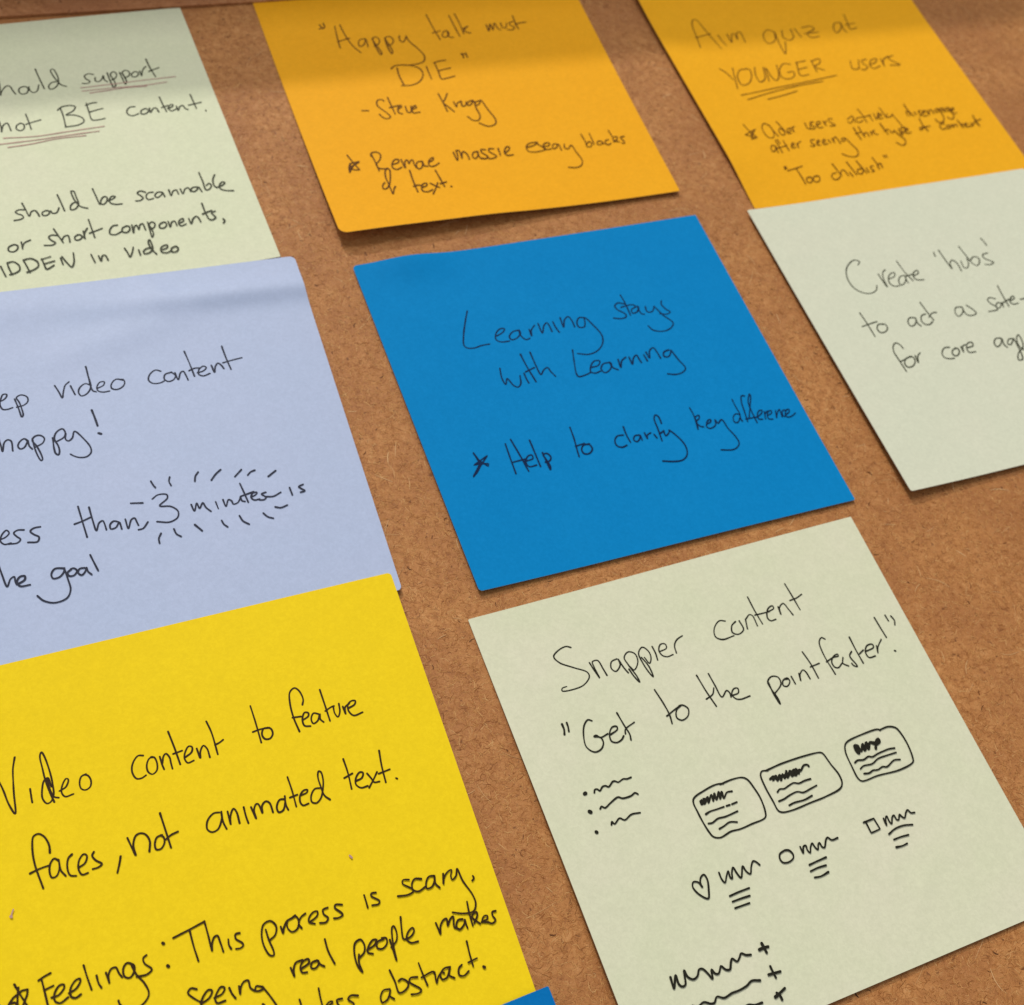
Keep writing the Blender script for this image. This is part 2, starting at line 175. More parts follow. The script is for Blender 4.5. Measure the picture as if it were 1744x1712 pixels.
C word ink 0.86:6866 6886 6932 6687 7005 6731 6947 6914/7009 6366 7014 6663 7076 6932/7185 6756 7201 6879/7454 6722 7336 6759 7373 6920 7295 6962/7443 6843 7582 6792 7570 6738 7452 6827 7436 6981 7571 6965/7661 6751 7666 6943 7752 6763 7835 6739 7849 6916/8097 6722 7978 6759 7937 6858 8037 6854 8110 6724 8114 7092 8018 7287 7883 7354 7780 7288 7757 7181/8272 6711 8166 6749 8115 6865 8221 6827 8289 6731 8263 6903/8504 6725 8372 6760 8320 6875 8430 6855 8508 6743 8516 7077 8398 7235 8297 7239 8239 7144/8451 6893 8655 6833 8679 6766 8541 6835 8510 6989 8680 7012
C word ink 0.86:5734 7092 5748 7348 5775 7604/5711 7444 5891 7384/5916 7439 5917 7540 6001 7535 6055 7458 6118 7669 6227 7920 6136 8090 6002 8138 5869 7985/6253 7417 6219 7683 6286 7659 6345 7396 6506 7402 6387 7572 6227 7617/6404 7540 6565 7495 6565 7444 6429 7544 6429 7645 6614 7631
C word ink 0.86:7125 7471 7014 7473 6975 7570 7073 7566/7211 7054 7178 7376 7225 7649/7082 7499 7271 7458 7400 7448
C word ink 0.86:7959 7417 7821 7415 7736 7540 7760 7647 7894 7631/8091 7504 7995 7525 7954 7623 8048 7629 8138 7545 8091 7504/8213 7487 8205 7624 8281 7514 8368 7509 8353 7610/8504 7320 8530 7497 8533 7687/8493 7561 8634 7511/8623 7579 8782 7549 8770 7496 8668 7551 8652 7652 8879 7650/8914 7516 8941 7641 9019 7530 9126 7493 9139 7616/9177 7186 9154 7445 9167 7690/9128 7441 9377 7406
E word ink 1:2437 2047 2276 2367 2073 2824 1986 3127 2044 3222 2209 3257 2420 3218 2639 3215/2914 3001 3131 2898 3183 2808 3090 2788 2928 2904 2854 3113 2941 3206 3173 3231/3542 2935 3375 2950 3222 3092 3245 3197 3393 3179 3546 3036 3542 2935 3531 3133 3620 3277 3731 3251/3815 2968 3802 3191 3863 3003 3995 2870/4112 2829 4112 3158 4238 2932 4350 2854 4382 2988 4377 3164/4518 2849 4526 3044 4559 3228/4759 2762 4737 3089 4847 2858 4984 2774 5031 2923 5029 3142/5397 2899 5261 2870 5138 3023 5141 3177 5279 3197 5351 3069 5405 2900 5536 3186 5636 3565 5552 3826 5325 4026 5050 4090 4774 4003
E word ink 1:6657 2687 6492 2615 6366 2693 6384 2827 6541 3018 6522 3118 6360 3145 6172 3083/6662 2361 6681 2629 6664 3087/6512 2777 6784 2747 6883 2768 6919 2839 6767 2911 6749 3038 6888 3016 6988 2881 6969 2824 6981 3104 7052 3141/7178 2896 7166 3077 7286 3104 7418 2948 7416 2922 7553 3294 7709 3590 7576 3743 7333 3802 7071 3707 6993 3534/7702 2799 7649 2920 7717 3120 7786 3214 7674 3268 7478 3214
E word ink 1:2631 4020 2574 4344 2602 4541 2702 4372 2742 4477 2789 4621 2882 4690 2984 4603 3052 4354/3179 4311 3177 4479 3190 4626/3302 3704 3327 4125 3386 4632/3569 3688 3566 4129 3591 4437 3719 4310 3838 4263 3869 4392 3939 4578/3232 4274 3504 4189
E word ink 1:4686 3859 4580 4257 4497 4656 4532 4722 4722 4707 4884 4661/4943 4512 5160 4487 5253 4359 5120 4329 4961 4467 4889 4647 4988 4709 5143 4681/5481 4461 5311 4472 5190 4617 5238 4752 5408 4692 5520 4520 5493 4454 5512 4642 5617 4740/5748 4422 5721 4690 5825 4490 5976 4399/6064 4419 6063 4654 6170 4469 6286 4395 6305 4550 6320 4663/6483 4430 6498 4644/6576 4360 6595 4566 6693 4337 6830 4266 6868 4427 6882 4642/7210 4430 7051 4469 7003 4610 7120 4637 7259 4466 7261 4441 7333 4787 7406 5106 7248 5219 7050 5232 6857 5167
E star ink 1:1120 6357 1184 6602 1336 6805 1373 6734 1173 6687 1014 6694 1424 6503 1144 6768 1020 6914 883 7020 1173 6687 1120 6357
E word ink 1:1967 6273 1940 6692 1919 7164/2138 6178 2197 6664 2245 7172/1965 6831 2295 6812/2241 6875 2474 6842 2478 6731 2375 6751 2269 6904 2303 7045 2493 7047/2586 6306 2581 6711 2572 7111/2765 6733 2767 6980 2776 7259 2810 7169 2783 6940 2759 6799 2863 6780 2919 6906 2855 7002 2734 7017
E word ink 1:3710 6171 3682 6525 3623 6921 3607 7062/3632 6750 3880 6720/4001 6763 3840 6769 3744 6883 3764 7010 3892 7033 4014 6926 3992 6784 3906 6753
E word ink 1:4938 6715 4780 6709 4661 6833 4662 6994 4775 7059 4906 7032/5040 6473 5021 6759 5033 6971/5342 6814 5223 6808 5143 6928 5206 6990 5324 6903 5360 6819 5352 6980/5498 6782 5499 6970 5545 6864 5653 6820/5720 6884 5748 7008/6045 6610 6055 6398 6002 6328 5924 6414 5886 6737 5840 7124/5877 6899 6002 6850/6007 6837 5998 6999 6147 6895 6147 6848 6295 7119 6367 7418 6291 7677 6115 7795 5877 7781 5608 7699
E word ink 0.85:6972 6332 6979 6574 6901 7020 6966 6810 6987 6648 7112 6606 7082 6695 6957 6784 7002 6938 7077 6980/7202 6915 7327 6874 7357 6809 7295 6806 7203 6892 7163 7001 7219 7062 7357 7037 7430 6971 7471 6837 7498 6963 7644 6879 7694 7178 7774 7459 7778 7672 7661 7784 7517 7819 7223 7751
E word ink 0.78:8195 6847 8101 6796 7978 6887 7950 7036 8027 7062 8125 6970 8195 6847 8195 6576 8200 6345/8195 6847 8158 6978 8169 7058/8582 6320 8507 6295 8413 6481 8359 6785 8301 7097/8734 6291 8593 6523 8550 6830 8535 7194/8734 6291 8748 6339 8591 6645 8397 6988/8287 7014 8630 7024/8630 7024 8792 6936 8842 6856 8762 6851 8659 6953 8629 7091 8731 7127/8882 6909 8814 7135/8853 7004 8939 6927 9030 6920/8924 7045 9057 6999 9082 6927 9005 6926 8911 7037 8902 7156 9008 7186/9200 6955 9124 7173 9220 7025 9318 6939 9314 7035 9284 7179/9486 7015 9416 6986 9343 7066 9333 7174 9398 7177/9417 7138 9547 7078 9576 6999 9495 7005 9417 7108 9414 7210 9540 7223 9699 7150
D word ink 1:2427 2591 2532 2485 2411 2398 2199 2483 1977 2693 1846 3045 1885 3385 2069 3586 2291 3651 2518 3573 2616 3427/2875 3041 2878 3252 2911 3530 2949 3224 3056 2994 3165 2932/3089 3274 3325 3218 3398 3086 3260 3099 3099 3255 3063 3457 3155 3560 3298 3569/3666 3246 3510 3256 3376 3397 3359 3561 3518 3510 3657 3329 3666 3246 3628 3449 3636 3535/3688 2699 3730 3133 3818 3480/3679 3291 3924 3257/3926 3321 4133 3257 4153 3155 4018 3192 3915 3340 3953 3474 4174 3520
D word ink 1:5033 2623 5007 2770/5236 2576 5254 3014 5287 3322 5330 3115 5468 3014 5545 3115 5558 3291 5537 3458/5725 3108 5692 3361 5797 3382 5924 3235 5976 3050/5968 2567 6011 2992 6047 3260 6141 3366 6287 3287 6358 3105 6222 3034 6064 3133/6766 2990 6570 3017 6535 3141 6670 3278 6758 3361 6622 3421 6428 3381/6860 2410 6895 2550 6899 2707
D word ink 1:1594 4249 1622 4677 1622 5123/1419 4717 1697 4672 1949 4642/2096 4773 1949 4743 1830 4879 1865 5025 2031 5020 2157 4905 2145 4783 2057 4744
D word ink 1:3169 4756 3004 4721 2873 4855 2884 4998 3019 4987 3160 4835 3185 4760 3142 4933 3195 5065/3555 4696 3408 4726 3305 4907 3358 5040 3490 5068 3624 4996/3613 4270 3641 4613 3689 4949/3592 4827 3792 4706 3920 4713
D word ink 1:4800 4695 4620 4677 4496 4836 4514 4983 4648 4951 4785 4815 4817 4698 4792 4899 4839 5012 5007 5049 5136 4994 5095 4840 4986 4672
D word ink 1:6026 4644 5877 4570 5756 4628 5786 4781 5889 4928 5866 5028 5724 5038 5555 5031/6106 4829 6015 4788 5889 4928 5952 4984 6089 4888 6152 4818 6112 4977/6373 4209 6325 4602 6295 4995/6158 4840 6445 4755/6474 4803 6642 4755 6654 4673 6514 4728 6427 4877 6496 4955 6657 4948/6809 4834 6907 4834 7070 4827
D word ink 1:2242 5678 2221 5555 2131 5457 2000 5529 1907 5726 1910 6039 1922 6428/1939 6083 2218 6006/2351 5995 2160 6013 2012 6177 2033 6297 2188 6311 2348 6190 2380 6040 2293 5971/2468 5981 2435 6228 2539 6016 2664 5925
D word ink 1:3645 5944 3487 5929 3319 6070 3296 6222 3427 6310 3584 6325/3820 6022 3691 6053 3608 6193 3695 6264 3835 6184 3876 6054 3798 5997/4000 6002 3977 6196 4060 5996 4174 5961/4160 6077 4384 6047 4415 5934 4288 5926 4154 6056 4141 6232 4349 6259
D word ink 1:5385 5989 5223 5973 5085 6103 5092 6245 5263 6183 5407 6014 5352 6224 5397 6334/5776 6097 5614 6080 5480 6232 5553 6269 5754 6132 5737 6371 5698 6643 5620 6825 5492 6816 5598 6620 5904 6409 6001 6107 5990 6002 5860 6116 5787 6382 5854 6518 6100 6494
G word inkb 1:1881 2019 1814 2247 1782 2484 1754 2750 1716 3145 1636 2925 1581 2604 1524 2373/2046 2735 2040 2931 2040 3016/2417 3126 2381 2947 2337 2657 2325 2406 2323 2124 2361 2057 2395 2146 2442 2505 2448 2785 2427 2992 2354 3106 2287 3115 2228 2991 2257 2786 2311 2649 2384 2610 2418 2806/2369 2621 2391 2889 2434 3025 2508 3064/2543 2937 2672 2886 2735 2751 2700 2725 2613 2836 2575 2978 2625 3079 2773 3071/3061 2744 2976 2765 2919 2886 2931 3014 3004 3058 3092 3018 3127 2905 3094 2786 3041 2748
G word inkb 1:4148 2683 4055 2660 3933 2781 3885 2956 3936 3113 4029 3133 4119 3099/4333 2779 4256 2771 4176 2889 4172 3046 4241 3115 4330 3064 4366 2917 4338 2781 4287 2758/4442 2797 4452 2976 4467 3081/4459 2946 4517 2804 4566 2772 4616 2867 4617 2995 4620 3117/4702 2328 4748 2716 4779 3071/4697 2819 4872 2802/4901 2956 5039 2886 5070 2783 5012 2749 4915 2864 4883 2983 4924 3085 5041 3070/5149 2840 5172 3057 5203 2921 5284 2817 5337 2898 5350 3096/5452 2328 5495 2588 5509 3081/5503 2868 5595 2848 5677 2808
G word inkb 1:6355 2250 6368 2623 6372 3087/6267 2818 6413 2803 6602 2821/6573 2818 6486 2809 6427 2923 6460 3032 6558 3052 6633 2969 6624 2851 6566 2810
G word inkb 1:7358 2523 7403 2411 7368 2194 7297 2115 7189 2176 7127 2414 7116 2749 7151 3074/7093 2742 7263 2766/7286 2851 7405 2802 7424 2733 7356 2703 7276 2831 7281 2983 7391 3026/7616 2815 7521 2769 7445 2882 7462 2988 7564 2951 7639 2821 7620 2934 7668 3016/7781 2299 7791 2680 7797 3028/7761 2790 7915 2734 7962 2731/7944 2742 7933 2892 7974 2989 8041 2891 8070 2711/8130 2797 8142 2972 8168 2826 8280 2763/8235 2863 8373 2818 8410 2743 8338 2722 8244 2780 8218 2926 8291 3050 8483 3032
G word inkb 1:7827 3901 7836 4190 7814 4554/7737 4295 7916 4248/7942 4423 8072 4393 8122 4295 8063 4267 7960 4358 7922 4491 7999 4589 8136 4590/8196 4334 8249 4464 8283 4555 8385 4571/8395 4363 8286 4491 8152 4637/8565 3938 8521 4271 8501 4623/8418 4409 8656 4384/8723 4601 8742 4619
G word inkb 1:5269 4252 5159 4238 5023 4342 4977 4510 5050 4594 5167 4571 5278 4393 5306 4248/5300 4277 5291 4459 5322 4615/5417 4284 5415 4554 5449 4386 5536 4260 5575 4334 5580 4576/5728 4290 5726 4475 5738 4627/5861 4332 5899 4586 5900 4407 5970 4299 6008 4317 6040 4514 6068 4367 6156 4302 6216 4352 6235 4560/6511 4367 6418 4353 6328 4481 6342 4594 6433 4577 6518 4385 6531 4310/6518 4385 6509 4507 6526 4600/6679 3944 6693 4251 6689 4580/6618 4369 6769 4354/6833 4389 6957 4365 6985 4317 6914 4304 6819 4385 6784 4516 6821 4600 6931 4594/7226 4354 7127 4339 7023 4449 7001 4584 7077 4630 7184 4563 7281 4371 7330 4195 7329 4033 7292 4006 7249 4105 7248 4329 7268 4526 7349 4641
G word inkb 1:2178 4077 2189 3934 2131 3739 2040 3656 1953 3681 1902 3871 1889 4187 1958 4705/1784 4360 1956 4324 2139 4312/2300 4277 2233 4212 2158 4274 2113 4433 2136 4556 2214 4553 2286 4432 2305 4250 2306 4468 2369 4598/2542 4231 2467 4288 2421 4476 2449 4615 2545 4656/2623 4514 2736 4464 2791 4336 2742 4290 2647 4376 2606 4537 2648 4667 2752 4666/2923 4305 2881 4365 2920 4466 3018 4579 2944 4619 2844 4621/3362 4537 3321 4655 3248 4827
G word inkb 1:3546 4227 3625 4602 3620 4399 3699 4231 3785 4208 3870 4257 3921 4408 3874 4607/4161 4366 4062 4379 3998 4493 4001 4607 4079 4624 4167 4533 4177 4417 4134 4363/4210 3933 4236 4270 4264 4654/4207 4471 4314 4416 4449 4390
G star inkb 1:1220 6249 1289 6462 1365 6671 1411 6843/1081 6559 1166 6472 1324 6396 1420 6403 1393 6498 1277 6693/1081 6559 1178 6554 1372 6855/1274 6326 1235 6496 1200 6692
G word inkb 1:1611 6315 1710 6278 1826 6251/1664 6307 1679 6545 1693 6799 1699 6866/1672 6511 1837 6483/1772 6677 1891 6671 2001 6577 2004 6520 1930 6513 1830 6624 1816 6750 1891 6815 2036 6761/2059 6698 2191 6656 2279 6554 2280 6509 2204 6514 2095 6636 2085 6765 2151 6814 2248 6782/2379 6301 2401 6529 2432 6758/2556 6550 2565 6692 2598 6784/2717 6552 2730 6656 2740 6753 2754 6597 2821 6512 2897 6517 2926 6629 2965 6718/3183 6556 3091 6502 3012 6578 3009 6725 3089 6772 3165 6712 3202 6589 3160 6542 3208 6754 3309 6950 3345 7150 3258 7265 3093 7327 2928 7269 2836 7158 2830 7098/3440 6474 3373 6511 3379 6609 3478 6752 3376 6812 3205 6793
G colon inkb 1.5:3751 6354 3764 6370/3750 6780 3762 6795
G word inkb 1:3946 6326 4222 6275 4536 6211/4251 6290 4258 6594 4280 6872/4537 6206 4546 6496 4549 6776 4578 6647 4642 6543 4698 6534 4721 6668 4736 6854/4870 6662 4858 6770 4880 6847/5088 6618 5016 6614 4998 6692 5091 6807 5102 6853 5045 6889 4961 6878
G word inkb 1:4143 7346 4049 7300 3984 7358 4040 7458 4165 7595/4159 7619 4315 7567 4392 7459 4334 7426 4223 7508 4159 7619 4185 7735 4317 7727/4399 7596 4550 7568 4610 7481 4552 7447 4471 7514 4409 7613 4428 7700 4571 7704/4687 7513 4709 7623 4751 7723/4856 7539 4843 7683 4879 7574 4953 7491 5033 7491 5039 7629 5099 7709/5251 7689 5144 7638 5113 7709 5173 7735 5258 7718 5242 7672 5352 7927 5425 8167 5436 8330 5289 8385
G word inkb 1:5551 6709 5559 6896 5592 7145 5575 7209 5513 7188 5451 6999 5458 6777 5537 6605 5667 6578 5746 6704 5693 6856 5581 6917/5824 6744 5828 6811 5834 6875 5864 6801 5960 6676 6035 6658 6127 6626/6069 6655 5973 6680 5937 6797 5998 6903 6101 6880 6165 6745 6135 6648 6064 6653/6316 6651 6221 6692 6151 6797 6182 6893/6351 6835 6512 6760 6539 6682 6465 6672 6359 6752 6338 6831 6434 6892/6738 6676 6644 6688 6635 6772 6695 6864 6634 6930 6527 6909/7009 6708 6891 6669 6863 6718 6954 6850 6969 6898 6876 6925 6796 6907
G word inkb 1:7453 6664 7454 6782 7453 6911/7679 6688 7595 6676 7576 6720 7700 6863 7670 6912 7543 6900
G word inkb 1:5808 7524 5818 7610 5833 7698 5848 7579 5919 7465 6045 7458/5993 7601 6146 7542 6151 7474 6052 7483 5971 7580 5987 7676 6069 7696/6296 7552 6197 7560 6160 7644 6220 7678 6304 7624 6312 7543 6329 7633 6394 7697/6531 7224 6532 7450 6585 7711
G word inkb 1:7052 7696 7011 7837 7027 8024 6971 7879 6986 7604 7047 7469 7155 7440 7196 7562 7153 7689 7034 7760/7216 7667 7372 7621 7438 7544 7373 7522 7261 7612 7218 7710 7301 7767/7560 7570 7440 7587 7409 7690 7496 7734 7601 7670 7618 7567 7540 7541/7673 7623 7679 7838 7685 8024 7700 7817 7732 7571 7780 7414 7814 7397 7835 7519 7787 7675 7660 7761/7989 7281 7943 7498 7926 7693 8073 7686 8159 7599 8147 7543 8045 7590 7978 7711 8037 7802 8171 7819
G word inkb 1:8354 6648 8244 6621 8212 6676 8366 6846 8367 6891 8253 6922 8058 6887/8583 6707 8466 6669 8382 6747 8375 6864 8461 6922 8626 6872/8838 6725 8737 6713 8653 6806 8634 6919 8730 6921 8823 6816 8849 6719 8819 6875 8874 6983/9022 6745 8964 6938 9018 6820 9123 6732 9202 6722 9150 6833 9155 6910 9246 6864 9311 6733 9342 6986 9442 7320 9441 7499 9355 7618 9165 7600 8961 7511/9562 6967 9570 7015 9521 7051
G word inkb 1:8593 7599 8605 7719 8614 7827 8662 7680 8749 7593 8812 7585 8795 7725 8874 7620 8946 7585 8907 7792 8978 7845/9103 7696 9018 7683 8946 7790 8987 7862 9099 7798 9143 7710 9139 7811 9143 7886/9292 7405 9264 7618 9253 7873/9296 7834 9395 7721 9404 7650 9323 7667 9291 7715 9399 7884/9435 7866 9566 7837 9579 7782 9512 7774 9453 7858 9570 7912/9764 7749 9695 7747 9680 7816 9706 7913 9632 7953 9549 7904
G word inkb 1:7414 8474 7291 8460 7208 8568 7217 8659 7323 8635 7423 8491 7380 8586 7439 8670/7507 8151 7542 8380 7556 8592 7629 8603 7750 8535 7760 8455 7673 8370 7610 8390/7959 8434 7832 8410 7794 8467 7944 8643 7958 8689 7891 8721 7762 8696/8056 8201 8072 8422 8094 8639/8028 8469 8269 8439 8284 8481/8292 8456 8270 8658 8333 8554 8423 8500 8456 8531/8596 8461 8483 8450 8375 8540 8394 8631 8485 8620 8596 8461 8537 8596 8612 8677/8819 8495 8745 8540 8715 8657 8794 8698 8906 8646/9045 8114 9024 8351 9015 8587/8951 8497 9131 8473
G full_stop inkb 1.3:9199 8661 9214 8678
G word inkb 1:6190 8039 6177 8185 6174 8346 6164 8450/6198 8408 6343 8378 6366 8345 6300 8336 6226 8405 6259 8483/6543 8352 6448 8346 6443 8412 6472 8504 6383 8527/6829 8396 6708 8354 6640 8399 6719 8508 6666 8598 6558 8587
G word inkb 1:5814 8119 5819 8223 5812 8328/5177 7984 5198 8008
H word inkh 1:1951 1294 1856 1240 1643 1288 1503 1395 1571 1563 1838 1772 2081 1956 2088 2069 1907 2213 1666 2249 1385 2211 1408 2153 1517 2142/2214 1757 2251 1972 2294 2169 2275 1868 2284 1760 2408 1761 2453 1997 2475 2158/2834 1854 2695 1886 2633 2034 2701 2129 2858 2010 2865 1863 2909 2100 2956 2244/3007 2167 3048 2365 3115 2526 3111 2385 3033 2064 3013 1871 3156 1772 3282 1860 3268 2062 3111 2218 3050 2107/3455 2007 3510 2173 3599 2051 3600 1882 3507 1759 3369 1868 3366 2129 3408 2365 3458 2500 3465 2234 3391 1987/3731 1808 3740 1981 3718 2155/3851 1977 4034 1939 4041 1838 3941 1815 3843 1937 3863 2075 3961 2143 4113 2133/4511 1767 4344 1823 4235 1943 4203 2123
H word inkh 1:5639 1719 5508 1672 5303 1825 5249 2021 5370 2127 5679 2120/5871 1800 5737 1877 5681 2036 5796 2117 5966 2043 5963 1808/6126 1817 6065 2054/6132 1819 6271 1734 6327 1778 6329 2054/6429 1302 6437 1672 6470 2046/6390 1785 6767 1802/6729 1798 6910 1752 6905 1683 6764 1729 6654 1935 6696 2026 6833 2027/7032 1748 7009 1952 7058 1775 7193 1703 7248 1871 7289 2043/7467 1239 7495 1581 7518 1971/7386 1679 7574 1665 7742 1612
H word inkh 1:4420 2761 4468 3176 4539 3576/4698 2802 4722 3108 4756 3413 4928 3301 4970 3370 4957 3476/4394 3351 4583 3286 4669 3158/4988 3449 5165 3431 5195 3329 5111 3310 5003 3417 5039 3539 5144 3590 5385 3581
H word inkh 1:5949 3414 5935 3708 5974 3971 5986 3834 5934 3558 5940 3392 6080 3304 6221 3366 6214 3533 5952 3713/6439 3471 6305 3467 6248 3581 6318 3632 6439 3546 6430 3449 6355 3445/6530 3442 6541 3634/6738 3431 6698 3607 6757 3455 6875 3377 6917 3447 6935 3623/7068 2965 7121 3281 7136 3666/7078 3363 7326 3343/7753 2832 7684 2773 7579 2859 7533 3175 7572 3701/7514 3362 7721 3309 7859 3312 7864 3267 7756 3281 7634 3398 7641 3535 7718 3577 7857 3504/7952 3379 7881 3511 7979 3611/8225 3306 8129 3394 8183 3642 8179 3687 8105 3638 8087 3574/8352 2960 8348 3304 8361 3650/8389 3414 8522 3356/8556 3406 8804 3363 8806 3285 8665 3282 8547 3422 8569 3566 8734 3577/8893 3350 8835 3529 8909 3395 9085 3242
H exclamation_mark inkh 1:9205 2679 9219 2952 9239 3233/9262 3595 9283 3609
H quotation_mark inkh 1:9497 2700 9501 2782 9505 2864/9629 2763 9657 2893 9609 2999
H quotation_mark inkh 1.3:1094 2930 1093 3053 1059 3164/1204 2928 1197 3032 1175 3130
H word inkh 1:1748 3049 1674 3001 1553 3087 1449 3300 1409 3566 1533 3724 1695 3706 1798 3583 1781 3456 1650 3397 1709 3381 1781 3456 1966 3427/2021 3461 2204 3397 2215 3330 2116 3316 2003 3438 1978 3605 2072 3670 2205 3642 2277 3578/2342 3044 2382 3348 2419 3588 2395 3710/2334 3544 2373 3451 2622 3360
H word inkh 1:3359 2792 3421 3158 3442 3435 3414 3641/3371 3448 3578 3370 3780 3307/3776 3317 3635 3388 3570 3547 3655 3639 3821 3591 3902 3436 3818 3319 3732 3310
H bullet inkh 2.2:976 4515 998 4509
H squiggle inkh 1:1183 4553 1222 4492 1278 4503 1308 4552 1405 4482 1472 4486 1523 4526 1659 4445 1707 4454 1758 4494 1891 4462 1967 4486 2065 4481
H bullet inkh 2.2:929 4897 948 4916
H squiggle inkh 1:1168 4912 1218 4872 1272 4922 1434 4857 1631 4794 1710 4846 1913 4852 2013 4818 2060 4866
H bullet inkh 2:898 5338 907 5351
H squiggle inkh 1:1265 5296 1301 5235 1331 5300 1484 5219 1571 5289 1752 5223 1946 5247
H card_outline inkh 1:3916 5235 3770 5204 3470 5241 3144 5353 3123 5647 3175 6093 3222 6214 3349 6276 3633 6231 3835 6249 4127 6231 4473 6197 4531 6082 4562 5788 4532 5557 4468 5320 4379 5243 4160 5212 3847 5230
H scribble inkh 1.1:3276 5430 3274 5510 3394 5402 3334 5517 3469 5393 3427 5521 3566 5375 3544 5519 3641 5366 3624 5512 3747 5367 3708 5523 3808 5387 3791 5534 3909 5437 4028 5449/3294 5504 3305 5406 3316 5494 3364 5392 3369 5495 3440 5417
H text_line inkh 1:3272 5723 3378 5699 3535 5701 3711 5702/3774 5703 3851 5705/3904 5706 4025 5699
H text_line inkh 1:3237 5923 3318 5937 3479 5892 3649 5905 3953 5883
H text_line inkh 1:3415 6102 3529 6081 3689 6042 3841 6092
H card_outline inkh 1:4996 5284 4866 5252 4797 5316 4773 5584 4797 5934 4817 6160 4889 6217 5130 6246 5582 6226 5960 6213 6391 6147 6479 6054 6503 5870 6438 5603 6369 5304 6310 5271 5987 5239 5353 5235 4968 5268
H scribble inkh 1.3:4957 5472 5066 5438 5005 5522 5120 5439 5099 5553 5207 5450 5178 5579 5278 5455 5280 5560 5380 5436 5351 5566 5472 5438 5461 5567 5562 5443 5549 5578 5651 5489 5691 5520 5833 5425 5918 5442 5928 5481/5075 5493 5216 5505 5373 5486 5540 5523 5690 5484/5388 5421 5359 5551 5499 5458 5501 5563 5618 5444 5636 5554
H text_line inkh 1:4983 5783 5060 5740 5158 5762 5283 5734 5424 5711 5531 5756 5686 5744 5832 5750
H text_line inkh 1:4922 5975 5054 5967 5220 5929 5412 5914 5531 5970 5728 5948 5897 5924
H text_line inkh 1:5099 6128 5236 6112 5486 6126 5687 6096
H card_outline inkh 1:7933 5246 7897 5206 7469 5198 7053 5247 6961 5308 6895 5465 6877 5779 6884 6081 6937 6158 7358 6164 7919 6205 8304 6140 8350 6040 8392 5728 8366 5428 8318 5302 8164 5224 7922 5232
H scribble inkh 1.6:7167 5391 7150 5493 7182 5575 7242 5397 7257 5545 7375 5403 7348 5557 7475 5399 7448 5553 7558 5425 7674 5463 7784 5407 7783 5479 7656 5529 7619 5596/7192 5381 7174 5555 7209 5386/7574 5431 7657 5493 7783 5443/7665 5514 7733 5427
H text_line inkh 1:6986 5736 7071 5707 7209 5737 7363 5705 7440 5740 7612 5713 7796 5700 7896 5696 8048 5719
H text_line inkh 1:7040 5903 7139 5864 7361 5882 7552 5819 7788 5816 8029 5822
H text_line inkh 1:7069 6025 7190 6050 7302 6023 7425 6045 7558 6017 7656 6049 7899 5966 8039 5997
H heart inkh 1:2552 7076 2511 6965 2418 6926 2364 7001 2414 7173 2570 7330 2649 7186 2715 6967 2690 6861 2617 6881 2556 6964 2542 7073
H squiggle inkh 1:3008 6928 3005 7067 3039 7155 3131 7041 3207 6962 3192 7096 3219 7133 3267 7017 3337 6929 3364 7068 3406 7177 3545 6972 3566 7085 3628 7169 3719 7031 3807 6948 3862 6992 3902 7066
H text_line inkh 1:3017 7434 3230 7422 3477 7421
H text_line inkh 1:3022 7556 3202 7556 3417 7566
H text_line inkh 1:3017 7690 3173 7693 3348 7697
H circle inkh 1:4535 6970 4420 7003 4374 7095 4405 7187 4526 7218 4659 7173 4689 7094 4641 6995 4557 6967
H squiggle inkh 1:4912 7007 4915 7153 4980 7030 5043 7023 5032 7120 5061 7194 5132 7081 5202 7025 5217 7110 5256 7188 5317 7089 5360 7067 5370 7161 5413 7194 5530 7051 5586 7023 5645 7101 5794 7103
H text_line inkh 1.15:4928 7415 5102 7402 5349 7389
H text_line inkh 1:4888 7543 5074 7528 5267 7540
H text_line inkh 1:4911 7686 5058 7708 5251 7681
H square inkh 1:6513 6992 6778 6987 6803 7237 6567 7251 6567 6991
H squiggle inkh 1:6990 7057 6983 7215 7036 7072 7088 7033 7086 7145 7107 7219 7202 7090 7256 7070 7264 7166 7301 7197 7389 7095 7407 7139 7456 7200 7559 7095 7619 7065 7657 7146 7743 7167
H text_line inkh 1:6939 7401 7120 7343 7354 7339 7558 7388
H text_line inkh 1:6984 7542 7153 7539 7354 7555
H text_line inkh 1:6953 7704 7089 7721 7228 7712
H squiggle inkh 1.15:1194 8461 1173 8676 1249 8551 1309 8460 1301 8632 1344 8695 1418 8689 1479 8519 1509 8433 1528 8568 1617 8648 1720 8620 1803 8520 1872 8529 1941 8650 1984 8771 2041 8605 2080 8699 2141 8722 2212 8650 2250 8608 2313 8703 2391 8730 2480 8600 2529 8559 2598 8642 2679 8589 2744 8531 2825 8592 2922 8620
H plus_sign inkh 1.4:3231 8499 3243 8609 3249 8694/3132 8593 3234 8589 3330 8600
H squiggle inkh 1.15:1392 9090 1477 9136 1635 9104 1760 9180 1830 9184 1924 9100 2053 9169 2245 9143 2388 9147 2582 9122 2715 9073 2881 9123
H plus_sign inkh 1.3:3199 8955 3203 9071 3211 9187/3095 9087 3219 9099 3349 9113
H squiggle inkh 1.3:2291 9492 2453 9457 2576 9501 2734 9511
H plus_sign inkh 1.4:3095 9451 3136 9514 3142 9596/3035 9509 3134 9481 3292 9426
G ink_speck red 0.7:1411 4932 1381 4983 1356 5047
G ink_speck red 1.3:1347 5044 1359 5059
G ink_speck red 1.1:7404 5847 7431 5898
"""

rng = np.random.default_rng(11)

